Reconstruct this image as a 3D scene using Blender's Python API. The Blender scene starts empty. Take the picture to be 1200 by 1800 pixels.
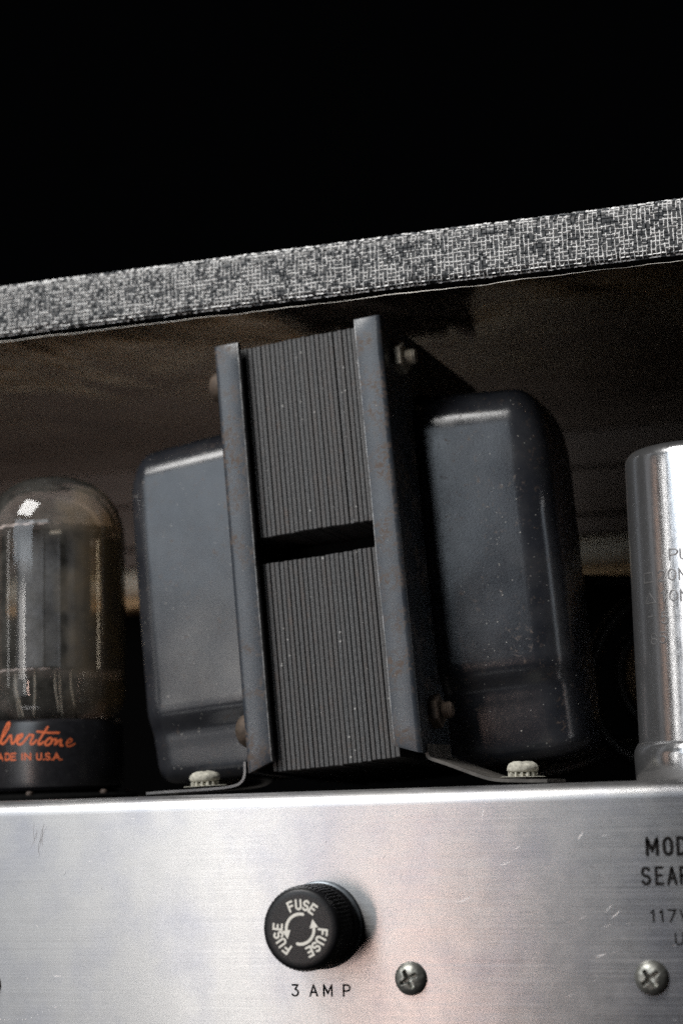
import bpy, bmesh, math, random
from mathutils import Vector, Matrix, noise

random.seed(7)
PI = math.pi
MM = 0.001
R = math.radians
scene = bpy.context.scene
COL = scene.collection

# ------------------------------------------------------------------ camera
cam_d = bpy.data.cameras.new('camera')
cam_o = bpy.data.objects.new('camera', cam_d)
COL.objects.link(cam_o)
cr = Vector((0.93954059, 0.34106010, -0.03068352))
cu = Vector((0.07683048, -0.12263179, 0.98947386))
cf = Vector((-0.33370728, 0.93200829, 0.14142136))
cm = Matrix((( cr.x, cu.x, -cf.x), (cr.y, cu.y, -cf.y), (cr.z, cu.z, -cf.z))).to_4x4()
cm.translation = Vector((122.277, -336.945, -1.128)) * MM
cam_o.matrix_world = cm
cam_d.sensor_fit = 'VERTICAL'
cam_d.sensor_height = 36.0
cam_d.sensor_width = 24.0
cam_d.lens = 70.0
cam_d.clip_start = 0.01
cam_d.clip_end = 20.0
cam_d.dof.use_dof = True
cam_d.dof.focus_distance = 0.366
cam_d.dof.aperture_fstop = 13.0
cam_d.dof.aperture_blades = 0
scene.camera = cam_o

# ------------------------------------------------------------------ world, lamps, exposure
world = bpy.data.worlds.new('World')
scene.world = world
world.use_nodes = True
bg = world.node_tree.nodes['Background']
bg.inputs['Color'].default_value = (0.5, 0.55, 0.65, 1)
bg.inputs['Strength'].default_value = 0.0012

def area_lamp(name, loc, target, sx, sy, watts, color, spread=180):
    d = bpy.data.lights.new(name, 'AREA')
    d.shape = 'RECTANGLE'
    d.size = sx
    d.size_y = sy
    d.energy = watts
    d.color = color
    d.spread = R(spread)
    o = bpy.data.objects.new(name, d)
    COL.objects.link(o)
    o.location = loc
    v = Vector(target) - Vector(loc)
    o.rotation_euler = v.to_track_quat('-Z', 'Y').to_euler()
    return o

def polar(az, el, dist, c=(0.0, 0.015, 0.03)):
    """az: degrees to the left of straight out of the panel, el: degrees up"""
    return (c[0] - math.sin(R(az)) * math.cos(R(el)) * dist,
            c[1] - math.cos(R(az)) * math.cos(R(el)) * dist,
            c[2] + math.sin(R(el)) * dist)

TGT = (0.0, 0.015, 0.03)
area_lamp('key_softbox', polar(33, 47, 1.0), TGT, 0.42, 0.42, 12.0, (1.0, 0.985, 0.96))
area_lamp('window', polar(26, 19.3, 1.3), TGT, 0.74, 0.46, 4.0, (0.80, 0.90, 1.0))
area_lamp('room_bounce', polar(30, -8, 1.32), TGT, 0.60, 0.50, 1.05, (0.95, 0.97, 1.0))
area_lamp('pale_strip', polar(23.6, -3, 1.28), TGT, 0.06, 0.50, 0.75, (1.0, 0.97, 0.92))
area_lamp('warm_strip', polar(17.5, -9, 1.28), TGT, 0.055, 0.36, 0.95, (1.0, 0.68, 0.57))
area_lamp('low_fill', polar(27, 4.0, 1.3), TGT, 0.24, 0.16, 0.55, (1.0, 0.95, 0.90))  # added fill to brighten the back boards; no window known there
area_lamp('side_window', polar(52, 6, 1.3), TGT, 0.06, 0.40, 0.34, (1.0, 0.98, 0.95))
area_lamp('side_warm', polar(68, 6, 1.3), TGT, 0.05, 0.40, 0.06, (1.0, 0.66, 0.50))
area_lamp('side_room', polar(98, 12, 1.3, (0.0, 0.0, 0.03)), TGT, 0.9, 1.0, 0.5, (0.92, 0.95, 1.0))

vs = scene.view_settings
vs.view_transform = 'Standard'
vs.look = 'None'
vs.exposure = 0.0
vs.gamma = 1.0
vs.use_curve_mapping = False
scene.render.film_transparent = False
cy = scene.cycles
cy.max_bounces = 10
cy.transparent_max_bounces = 16
cy.caustics_reflective = True
cy.caustics_refractive = False
cy.sample_clamp_indirect = 4.0
cy.use_denoising = False          # a little grain, as in the photograph
cy.use_adaptive_sampling = False
try:
    cy.denoiser = 'OPENIMAGEDENOISE'
except Exception:
    pass

# ------------------------------------------------------------------ mesh helpers (all lengths in mm)
class MB:
    def __init__(s):
        s.v = []
        s.f = []
    def add(s, vs_, fs_):
        b = len(s.v)
        s.v.extend(tuple(p) for p in vs_)
        s.f.extend(tuple(b + i for i in f) for f in fs_)
        return s
    def box(s, x0, x1, y0, y1, z0, z1, c=0.0):
        """box with chamfered edges"""
        if c <= 0:
            v = [(x, y, z) for x in (x0, x1) for y in (y0, y1) for z in (z0, z1)]
            return s.add(v, [(0, 1, 3, 2), (4, 6, 7, 5), (0, 4, 5, 1), (2, 3, 7, 6), (0, 2, 6, 4), (1, 5, 7, 3)])
        bm = bmesh.new()
        bmesh.ops.create_cube(bm, size=1.0)
        for p in bm.verts:
            p.co = Vector(((x0 + x1) / 2 + p.co.x * (x1 - x0), (y0 + y1) / 2 + p.co.y * (y1 - y0), (z0 + z1) / 2 + p.co.z * (z1 - z0)))
        bmesh.ops.bevel(bm, geom=list(bm.edges), offset=c, segments=2, profile=0.5, affect='EDGES')
        bm.verts.index_update()
        s.add([p.co[:] for p in bm.verts], [[q.index for q in f.verts] for f in bm.faces])
        bm.free()
        return s
    def lathe(s, prof, n=64, M=None, closed=False):
        """prof: list of (r, z); revolved about z, then M"""
        vs_, fs_ = [], []
        rings = []
        for r, z in prof:
            if r < 1e-6:
                rings.append([len(vs_)])
                vs_.append((0, 0, z))
            else:
                rings.append(list(range(len(vs_), len(vs_) + n)))
                vs_ += [(r * math.cos(2 * PI * i / n), r * math.sin(2 * PI * i / n), z) for i in range(n)]
        for a, b in zip(rings[:-1], rings[1:]):
            for i in range(n):
                j = (i + 1) % n
                if len(a) == 1 and len(b) == 1:
                    continue
                if len(a) == 1:
                    fs_.append((a[0], b[j], b[i]))
                elif len(b) == 1:
                    fs_.append((a[i], a[j], b[0]))
                else:
                    fs_.append((a[i], a[j], b[j], b[i]))
        if M is not None:
            vs_ = [tuple(M @ Vector(p)) for p in vs_]
        return s.add(vs_, fs_)
    def grid(s, fn, nu, nv):
        vs_ = [fn(i / nu, j / nv) for i in range(nu + 1) for j in range(nv + 1)]
        fs_ = [(i * (nv + 1) + j, (i + 1) * (nv + 1) + j, (i + 1) * (nv + 1) + j + 1, i * (nv + 1) + j + 1) for i in range(nu) for j in range(nv)]
        return s.add(vs_, fs_)
    def tube(s, pts, r, n=10, cap=True, taper=None):
        P = [Vector(p) for p in pts]
        rings = []
        up = Vector((0.13, 0.21, 0.97))
        vs_, fs_ = [], []
        for i, p in enumerate(P):
            t = (P[min(i + 1, len(P) - 1)] - P[max(i - 1, 0)]).normalized()
            a = t.cross(up)
            if a.length < 1e-3:
                a = t.cross(Vector((1, 0, 0)))
            a.normalize()
            b = t.cross(a).normalized()
            up = b.cross(t) if False else up
            rr = r if taper is None else r * taper(i / (len(P) - 1))
            rings.append([len(vs_) + k for k in range(n)])
            vs_ += [tuple(p + a * (rr * math.cos(2 * PI * k / n)) + b * (rr * math.sin(2 * PI * k / n))) for k in range(n)]
        for A, B in zip(rings[:-1], rings[1:]):
            for k in range(n):
                fs_.append((A[k], A[(k + 1) % n], B[(k + 1) % n], B[k]))
        if cap:
            fs_.append(tuple(reversed(rings[0])))
            fs_.append(tuple(rings[-1]))
        return s.add(vs_, fs_)
    def sheet(s, prof, y0, y1, t, rnd=None):
        """a strip of thickness t that follows the (x, z) profile, from y0 to y1"""
        n = len(prof)
        nor = []
        for i in range(n):
            a, b = prof[max(i - 1, 0)], prof[min(i + 1, n - 1)]
            dx, dz = b[0] - a[0], b[1] - a[1]
            l = math.hypot(dx, dz)
            nor.append((-dz / l, dx / l))
        vs_, fs_ = [], []
        for (x, z), (nx, nz) in zip(prof, nor):
            for y in (y0, y1):
                vs_.append((x, y, z))
                vs_.append((x + nx * t, y, z + nz * t))
        for i in range(n - 1):
            a, b = 4 * i, 4 * i + 4
            fs_ += [(a, b, b + 2, a + 2), (a + 1, a + 3, b + 3, b + 1), (a, a + 1, b + 1, b), (a + 2, b + 2, b + 3, a + 3)]
        fs_ += [(0, 2, 3, 1), (4 * n - 4, 4 * n - 3, 4 * n - 1, 4 * n - 2)]
        return s.add(vs_, fs_)
    def mesh(s, name, smooth=None):
        me = bpy.data.meshes.new(name)
        me.from_pydata([(x * MM, y * MM, z * MM) for x, y, z in s.v], [], s.f)
        me.validate()
        bm = bmesh.new()
        bm.from_mesh(me)
        bmesh.ops.recalc_face_normals(bm, faces=bm.faces)
        bm.to_mesh(me)
        bm.free()
        if smooth is not None:
            me.shade_smooth()
            try:
                me.set_sharp_from_angle(angle=R(smooth))
            except Exception:
                pass
        return me
    def build(s, name, mat, parent=None, smooth=None, kind=None, label=None):
        me = s.mesh(name, smooth)
        me.materials.append(mat)
        return link(name, me, parent, kind, label)

def link(name, me, parent=None, kind=None, label=None):
    o = bpy.data.objects.new(name, me)
    COL.objects.link(o)
    if parent is not None:
        o.parent = parent
    if kind:
        o['kind'] = kind
    if label:
        o['label'] = label
    return o

def thing(name, label, cat, loc=(0, 0, 0), rot=(0, 0, 0), group=None):
    o = bpy.data.objects.new(name, None)
    COL.objects.link(o)
    o.empty_display_size = 0.005
    o.location = Vector(loc) * MM
    o.rotation_euler = rot
    o['label'] = label
    o['category'] = cat
    if group:
        o['group'] = group
    return o

# ------------------------------------------------------------------ material helpers
class Nodes:
    def __init__(s, name):
        s.m = bpy.data.materials.new(name)
        s.m.use_nodes = True
        s.t = s.m.node_tree
        s.p = s.t.nodes['Principled BSDF']
        s.out = s.t.nodes['Material Output']
        tc = s.t.nodes.new('ShaderNodeTexCoord')
        mp = s.t.nodes.new('ShaderNodeMapping')
        mp.inputs['Scale'].default_value = (1000, 1000, 1000)      # object space in mm
        s.t.links.new(tc.outputs['Object'], mp.inputs['Vector'])
        s.mm = mp.outputs['Vector']
    def n(s, kind, **kw):
        nd = s.t.nodes.new(kind)
        for k, v in kw.items():
            setattr(nd, k, v)
        return nd
    def l(s, a, b):
        s.t.links.new(a, b)
    def set(s, **kw):
        for k, v in kw.items():
            i = s.p.inputs[k.replace('_', ' ')]
            if isinstance(v, bpy.types.NodeSocket):
                s.l(v, i)
            else:
                i.default_value = v if not (isinstance(v, tuple) and len(v) == 3) else (*v, 1)
    def stretch(s, sc, rot=(0, 0, 0)):
        mp = s.n('ShaderNodeMapping')
        mp.inputs['Scale'].default_value = sc
        mp.inputs['Rotation'].default_value = rot
        s.l(s.mm, mp.inputs['Vector'])
        return mp.outputs['Vector']
    def noise(s, scale, detail=3, vec=None, rough=0.55, dist=0.0):
        nd = s.n('ShaderNodeTexNoise')
        nd.inputs['Scale'].default_value = scale
        nd.inputs['Detail'].default_value = detail
        nd.inputs['Roughness'].default_value = rough
        nd.inputs['Distortion'].default_value = dist
        s.l(vec or s.mm, nd.inputs['Vector'])
        return nd.outputs['Fac']
    def ramp(s, fac, lo, hi, a=0.0, b=1.0):
        nd = s.n('ShaderNodeMapRange')
        nd.clamp = True
        nd.inputs['From Min'].default_value = lo
        nd.inputs['From Max'].default_value = hi
        nd.inputs['To Min'].default_value = a
        nd.inputs['To Max'].default_value = b
        s.l(fac, nd.inputs['Value'])
        return nd.outputs['Result']
    def math(s, op, a, b):
        nd = s.n('ShaderNodeMath', operation=op)
        for i, v in enumerate((a, b)):
            if isinstance(v, bpy.types.NodeSocket):
                s.l(v, nd.inputs[i])
            else:
                nd.inputs[i].default_value = v
        return nd.outputs[0]
    def mix(s, fac, a, b):
        nd = s.n('ShaderNodeMix', data_type='RGBA')
        for i, v in ((0, fac), (6, a), (7, b)):
            if isinstance(v, bpy.types.NodeSocket):
                s.l(v, nd.inputs[i])
            elif i == 0:
                nd.inputs[0].default_value = v
            else:
                nd.inputs[i].default_value = (*v, 1)
        return nd.outputs[2]
    def bump(s, h, strength, dist, prev=None):
        nd = s.n('ShaderNodeBump')
        nd.inputs['Strength'].default_value = strength
        nd.inputs['Distance'].default_value = dist * MM
        s.l(h, nd.inputs['Height'])
        if prev is not None:
            s.l(prev, nd.inputs['Normal'])
        return nd.outputs['Normal']
    def specks(s, scale, size, keep):
        """small scattered spots: 1 inside a spot"""
        v = s.n('ShaderNodeTexVoronoi')
        v.inputs['Scale'].default_value = scale
        s.l(s.mm, v.inputs['Vector'])
        sep = s.n('ShaderNodeSeparateColor')
        s.l(v.outputs['Color'], sep.inputs['Color'])
        gate = s.ramp(sep.outputs[0], keep, keep + 0.01, 1.0, 0.0)
        rad = s.math('MULTIPLY', sep.outputs[1], size)
        d = s.math('SUBTRACT', rad, v.outputs['Distance'])
        spot = s.ramp(d, 0.0, size * 0.25)
        return s.math('MULTIPLY', spot, gate)

def paint(name, base, rough, rust=0.5, dust=0.3, keep=0.12, grain=1.0):
    k = Nodes(name)
    big = k.noise(0.12, 4)
    c = k.mix(k.ramp(big, 0.35, 0.7), base, tuple(b * 1.45 for b in base))
    haze = k.ramp(k.noise(0.13, 4, rough=0.6), 0.45, 0.8, 0.0, 0.14)
    c = k.mix(haze, c, (0.16, 0.155, 0.15))
    r = k.math('MULTIPLY', k.ramp(k.noise(0.9, 6, rough=0.75, dist=0.6), 0.57 - rust * 0.14, 0.66 - rust * 0.12), k.ramp(k.noise(0.16, 3), 0.46, 0.60))
    gr = k.ramp(k.noise(3.2, 3, rough=0.8), 0.3, 0.7, 0.0, 0.30)
    c = k.mix(gr, c, tuple(b * 2.2 for b in base))
    c = k.mix(k.math('MULTIPLY', r, 0.8), c, (0.085, 0.058, 0.042))
    d = k.math('MULTIPLY', k.math('MAXIMUM', k.specks(0.8, 0.14, keep * 0.6), k.specks(1.9, 0.22, keep)), dust)
    c = k.mix(d, c, (0.55, 0.53, 0.48))
    ro = k.ramp(k.noise(0.2, 4), 0.3, 0.75, rough - 0.03, rough + 0.07)
    ro = k.math('ADD', ro, k.ramp(k.noise(2.6, 4, rough=0.8), 0.3, 0.7, -0.07 * grain, 0.09 * grain))
    ro = k.math('ADD', ro, k.math('MULTIPLY', k.math('MAXIMUM', r, d), 0.40))
    k.set(Base_Color=c, Roughness=ro)
    b = k.bump(k.noise(2.4, 4, rough=0.7), 0.28 * grain, 0.10)
    b = k.bump(k.noise(0.10, 2), 0.10, 0.5, b)
    k.l(b, k.p.inputs['Normal'])
    return k.m

M_FRAME = paint('frame_paint', (0.022, 0.026, 0.032), 0.30, rust=0.75, dust=0.25)
M_BELL = paint('bell_paint', (0.012, 0.013, 0.016), 0.18, rust=0.0, dust=0.75, keep=0.16, grain=0.45)

def lam_material():
    k = Nodes('lamination_steel')
    oi = k.n('ShaderNodeObjectInfo')
    sh = k.n('ShaderNodeVectorMath', operation='ADD')
    k.l(k.mm, sh.inputs[0])
    k.l(k.math('MULTIPLY', oi.outputs['Random'], 977.0), sh.inputs[1])      # every plate its own patch of texture
    k.mm = sh.outputs[0]
    g = k.noise(2.2, 6, vec=k.stretch((1.0, 1.0, 0.55)), rough=0.85)
    g2 = k.noise(5.5, 3, rough=0.8)
    c = k.mix(k.ramp(g, 0.35, 0.7), (0.022, 0.024, 0.026), (0.112, 0.114, 0.116))
    c = k.mix(k.ramp(g2, 0.48, 0.62, 0.0, 0.7), c, (0.018, 0.017, 0.017))
    c = k.mix(k.math('MULTIPLY', oi.outputs['Random'], 0.60), c, (0.055, 0.05, 0.048))
    rust = k.math('MULTIPLY', k.ramp(k.noise(0.16, 3), 0.55, 0.75), k.ramp(k.noise(1.1, 4), 0.4, 0.6))
    c = k.mix(k.math('MULTIPLY', rust, 0.5), c, (0.10, 0.062, 0.042))
    c = k.mix(k.math('MULTIPLY', k.specks(1.1, 0.30, 0.16), 0.6), c, (0.45, 0.44, 0.42))
    k.set(Base_Color=c, Roughness=0.52)
    b = k.bump(k.noise(3.4, 5, rough=0.8), 0.6, 0.22)
    k.l(b, k.p.inputs['Normal'])
    return k.m
M_LAM = lam_material()

def brushed(name, base, rough, aniso, tangent, scratch_sc, bump=0.25, tint=None, mottled=0.12, metal=1.0):
    k = Nodes(name)
    fine = k.noise(1.0, 4, vec=k.stretch(scratch_sc), rough=0.7)
    cloud = k.noise(0.06, 5, rough=0.6)
    c = k.mix(k.ramp(fine, 0.3, 0.7), tuple(b * 0.90 for b in base), base)
    c = k.mix(k.ramp(cloud, 0.45, 0.72, 0.0, 0.55), c, tint or tuple(b * 0.75 for b in base))
    sm = k.noise(0.35, 6, rough=0.75, dist=1.0)
    k.set(Base_Color=c, Metallic=metal,
          Roughness=k.math('ADD', k.ramp(fine, 0.3, 0.7, rough - 0.05, rough + 0.05), k.ramp(sm, 0.35, 0.7, -mottled * 0.5, mottled)))
    if aniso:
        ge = k.n('ShaderNodeNewGeometry')
        cx = k.n('ShaderNodeVectorMath', operation='CROSS_PRODUCT')      # across the brush marks
        k.l(ge.outputs['Normal'], cx.inputs[0])
        cx.inputs[1].default_value = tangent
        k.set(Anisotropic=aniso)
        k.l(cx.outputs[0], k.p.inputs['Tangent'])
    b = k.bump(fine, bump, 0.03)
    b = k.bump(k.noise(0.05, 2), 0.12, 0.6, b)
    k.l(b, k.p.inputs['Normal'])
    return k.m
M_ALU = brushed('chassis_aluminium', (0.25, 0.247, 0.245), 0.28, 0.9, (1, 0, 0), (0.025, 1.2, 6.0), tint=(0.155, 0.16, 0.19), mottled=0.02, bump=0.12)
M_CAN = brushed('can_aluminium', (0.76, 0.76, 0.77), 0.17, 0.0, (0, 0, 1), (9.0, 9.0, 0.10), bump=0.22, mottled=0.06, metal=0.94)

def plain(name, base, rough, metal=0.0, spec=0.5, noise_amt=0.25, nsc=0.8, bump=0.0, bsc=2.0, dust=0.0):
    k = Nodes(name)
    c = k.mix(k.ramp(k.noise(nsc, 5), 0.3, 0.7), tuple(b * (1 - noise_amt) for b in base), tuple(b * (1 + noise_amt) for b in base))
    if dust:
        c = k.mix(k.math('MULTIPLY', k.math('MAXIMUM', k.specks(0.8, 0.2, 0.15), k.ramp(k.noise(0.6, 5, rough=0.7), 0.55, 0.8, 0, 0.25)), dust), c, (0.5, 0.48, 0.44))
    k.set(Base_Color=c, Roughness=rough, Metallic=metal, Specular_IOR_Level=spec)
    if bump:
        k.l(k.bump(k.noise(bsc, 4), bump, 0.15), k.p.inputs['Normal'])
    return k.m

M_ALUTOP = plain('darkened_aluminium', (0.05, 0.046, 0.042), 0.7, metal=0.2, noise_amt=0.3, nsc=0.2, bump=0.2)  # darkened so less light bounces up from the hidden chassis top
M_WORN = plain('worn_steel', (0.22, 0.22, 0.22), 0.38, metal=0.6, noise_amt=0.6, nsc=0.6, bump=0.4)
M_BAKELITE = plain('bakelite', (0.012, 0.012, 0.014), 0.30, dust=0.12)
M_KNOB = plain('knob_plastic', (0.006, 0.006, 0.007), 0.40, dust=0.03, bump=0.15, spec=0.35)
M_INK = plain('black_ink', (0.010, 0.009, 0.009), 0.8, spec=0.1)
M_WHITE = plain('white_ink', (0.72, 0.69, 0.62), 0.6, noise_amt=0.08)
def worn_print():
    k = Nodes('orange_ink')
    c = k.mix(k.ramp(k.noise(3.0, 4), 0.4, 0.7), (0.62, 0.13, 0.035), (0.42, 0.08, 0.025))
    k.set(Base_Color=c, Roughness=0.6)
    return k.m
M_ORANGE = worn_print()
M_DUSTY = plain('dusty_zinc', (0.40, 0.385, 0.325), 0.9, noise_amt=0.40, nsc=1.3, bump=0.6, bsc=2.5)
M_FOOT = plain('dusty_foot', (0.075, 0.068, 0.060), 0.6, noise_amt=0.4, nsc=0.4, bump=0.4)
M_ZINC = plain('dull_zinc', (0.28, 0.28, 0.255), 0.48, metal=0.85, noise_amt=0.35, nsc=0.9, bump=0.3)
M_RUSTY = plain('rusty_bolt', (0.070, 0.050, 0.036), 0.7, metal=0.3, noise_amt=0.4, bump=0.5)
M_NUT = plain('dusty_nut', (0.30, 0.27, 0.22), 0.6, metal=0.4, noise_amt=0.4, bump=0.5)
M_PLATE = plain('grey_anode', (0.10, 0.105, 0.115), 0.5, metal=0.2, noise_amt=0.5, nsc=0.35, bump=0.3)
M_ROD = plain('nickel_wire', (0.30, 0.28, 0.24), 0.45, metal=0.8)
M_MICA = plain('mica', (0.68, 0.58, 0.55), 0.4, noise_amt=0.35, nsc=0.7)
M_COLLAR = plain('holder_collar', (0.17, 0.19, 0.21), 0.4, metal=0.7)
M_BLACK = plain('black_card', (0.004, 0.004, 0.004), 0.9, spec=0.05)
M_CABLE = plain('black_cable', (0.020, 0.020, 0.020), 0.4)
M_TAN = plain('tan_wax', (0.45, 0.32, 0.20), 0.5, noise_amt=0.3, nsc=0.15)
M_EYELET = plain('dull_eyelet', (0.07, 0.05, 0.04), 0.6)
M_HAIR2 = plain('brown_fibre', (0.10, 0.035, 0.025), 0.6)
M_SCRATCH_GLINT = plain('scratch_and_glint', (0.75, 0.745, 0.74), 0.5, metal=1.0, noise_amt=0.05)
M_SMUDGE = plain('grey_scuff', (0.30, 0.29, 0.29), 0.6, metal=0.6, noise_amt=0.2)
M_STAMP = plain('shaded_stamp', (0.20, 0.197, 0.197), 0.5, metal=0.85)  # darker than the can: relief shade of the stamping put into the colour
M_VINYL = plain('black_vinyl', (0.012, 0.013, 0.014), 0.5, bump=0.4)
M_THREAD = plain('pale_thread', (0.78, 0.775, 0.76), 0.55, noise_amt=0.15, nsc=1.5, bump=0.3)
M_THREAD2 = plain('grey_thread', (0.030, 0.035, 0.040), 0.5, noise_amt=0.4, nsc=1.0, bump=0.3)

def wood(name, a, b):
    k = Nodes(name)
    g = k.noise(1.0, 5, vec=k.stretch((0.02, 0.3, 0.35)), rough=0.65)
    k.set(Base_Color=k.mix(k.ramp(g, 0.3, 0.7), a, b), Roughness=0.6)
    k.l(k.bump(g, 0.2, 0.3), k.p.inputs['Normal'])
    return k.m
M_BOARD = wood('brown_board', (0.15, 0.122, 0.108), (0.23, 0.195, 0.175))
M_RAIL = wood('cream_rail', (0.66, 0.61, 0.50), (0.80, 0.75, 0.63))
M_RAWWOOD = wood('raw_wood', (0.66, 0.42, 0.20), (0.78, 0.52, 0.27))

def foil_material():
    k = Nodes('foil')
    c = k.mix(k.ramp(k.noise(0.02, 4), 0.3, 0.7), (0.34, 0.29, 0.235), (0.58, 0.52, 0.45))
    st = k.ramp(k.noise(0.09, 4, vec=k.stretch((0.6, 1.0, 1.0))), 0.5, 0.75)
    c = k.mix(k.math('MULTIPLY', st, 0.5), c, (0.20, 0.15, 0.11))
    k.set(Base_Color=c, Metallic=1.0, Roughness=k.ramp(k.noise(0.05, 4), 0.3, 0.7, 0.12, 0.24))
    b = k.bump(k.noise(1.0, 2, vec=k.stretch((0.020, 0.010, 0.02)), dist=1.0), 0.13, 8.0)
    k.l(b, k.p.inputs['Normal'])
    return k.m
M_FOIL = foil_material()
M_FOILEDGE = plain('foil_edge', (0.60, 0.56, 0.50), 0.5, metal=0.8)

def glass_material():
    k = Nodes('tube_glass')
    t = k.t
    t.nodes.remove(k.p)
    tr = k.n('ShaderNodeBsdfTransparent')
    gl = k.n('ShaderNodeBsdfGlossy')
    gl.inputs['Roughness'].default_value = 0.04
    fr = k.n('ShaderNodeFresnel')
    fr.inputs['IOR'].default_value = 1.5
    sep = k.n('ShaderNodeSeparateXYZ')
    k.l(k.mm, sep.inputs[0])
    # brown getter film on the right flank of the bulb, with a ragged edge; its diffuse share also paints in amber backlight
    ed = k.math('ADD', sep.outputs[0], k.ramp(k.noise(0.12, 3), 0.2, 0.8, -3.5, 3.5))
    film = k.ramp(ed, 8.0, 15.0)
    col = k.mix(film, (0.97, 0.965, 0.95), (0.76, 0.60, 0.38))
    k.l(col, tr.inputs['Color'])
    df = k.n('ShaderNodeBsdfDiffuse')
    k.l(k.mix(film, (0.52, 0.50, 0.45), (0.42, 0.29, 0.14)), df.inputs['Color'])
    haze = k.n('ShaderNodeMixShader')
    k.l(k.math('ADD', k.ramp(k.noise(0.2, 5, rough=0.7), 0.35, 0.8, 0.03, 0.13), k.math('MULTIPLY', film, 0.36)), haze.inputs[0])
    k.l(tr.outputs[0], haze.inputs[1])
    k.l(df.outputs[0], haze.inputs[2])
    mx = k.n('ShaderNodeMixShader')
    k.l(fr.outputs[0], mx.inputs[0])
    k.l(haze.outputs[0], mx.inputs[1])
    k.l(gl.outputs[0], mx.inputs[2])
    k.l(mx.outputs[0], k.out.inputs['Surface'])
    return k.m
M_GLASS = glass_material()

# ------------------------------------------------------------------ stroke lettering
def arc(cx, cy_, rx, ry, a0, a1, n=10):
    return [(cx + rx * math.cos(R(a0 + (a1 - a0) * i / n)), cy_ + ry * math.sin(R(a0 + (a1 - a0) * i / n))) for i in range(n + 1)]
G = {
    'A': [[(0, 0), (.3, 1), (.6, 0)], [(.11, .33), (.49, .33)]],
    'D': [[(0, 0), (0, 1), (.25, 1)] + arc(.25, .65, .33, .35, 90, 0)[1:] + [(.58, .35)] + arc(.25, .35, .33, .35, 0, -90)[1:] + [(0, 0)]],
    'E': [[(.52, 1), (0, 1), (0, 0), (.52, 0)], [(0, .52), (.44, .52)]],
    'F': [[(.52, 1), (0, 1), (0, 0)], [(0, .52), (.44, .52)]],
    'I': [[(0, 0), (0, 1)]],
    'L': [[(0, 1), (0, 0), (.5, 0)]],
    'M': [[(0, 0), (0, 1), (.35, .25), (.70, 1), (.70, 0)]],
    'N': [[(0, 0), (0, 1), (.55, 0), (.55, 1)]],
    'O': [arc(.29, .68, .29, .32, 0, 180) + arc(.29, .32, .29, .32, 180, 360) + [(.58, .68)]],
    'P': [[(0, 0), (0, 1), (.28, 1)] + arc(.28, .73, .27, .27, 90, -90)[1:] + [(0, .46)]],
    'R': [[(0, 0), (0, 1), (.28, 1)] + arc(.28, .74, .26, .26, 90, -90)[1:] + [(0, .48)], [(.28, .48), (.56, 0)]],
    'S': [arc(.28, .74, .27, .26, 25, 270, 12) + arc(.28, .25, .28, .25, 80, -160, 12)],
    'U': [[(0, 1), (0, .28)] + arc(.28, .28, .28, .28, 180, 360)[1:] + [(.56, 1)]],
    'V': [[(0, 1), (.28, 0), (.56, 1)]],
    '0': [arc(.28, .5, .28, .5, 90, 450, 20)],
    '1': [[(0, .82), (.14, 1), (.14, 0)]],
    '2': [arc(.27, .72, .27, .28, 165, -30, 10) + [(0, 0), (.56, 0)]],
    '3': [[(0.03, 1), (.5, 1), (.24, .60)] + arc(.24, .30, .28, .30, 90, -150, 12)],
    '5': [[(.5, 1), (.08, 1), (.04, .55)] + arc(.25, .32, .28, .32, 125, -145, 12)],
    '7': [[(0, 1), (.54, 1), (.12, 0)]],
    '8': [arc(.27, .75, .23, .25, -90, 270, 14), arc(.27, .26, .27, .26, 90, 450, 14)],
    '.': [[(0, 0), (.03, .03)]],
    '#': [[(0, 0), (0, .95), (.72, .95), (.72, 0), (0, 0)]],      # an open square
    '^': [[(0, 0), (.42, .95), (.84, 0), (0, 0)]],                # an open triangle
    '-': [[(0, .5), (.6, .5)]],
}
def place(ch, x, y, h, w=None):
    """glyph strokes scaled to height h, left edge x, baseline y; w: forced width"""
    st = G[ch]
    gw = max(max(p[0] for p in q) for q in st) or 1
    sx = h if w is None else w / gw
    return [[(x + p[0] * sx, y + p[1] * h) for p in q] for q in st]

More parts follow.
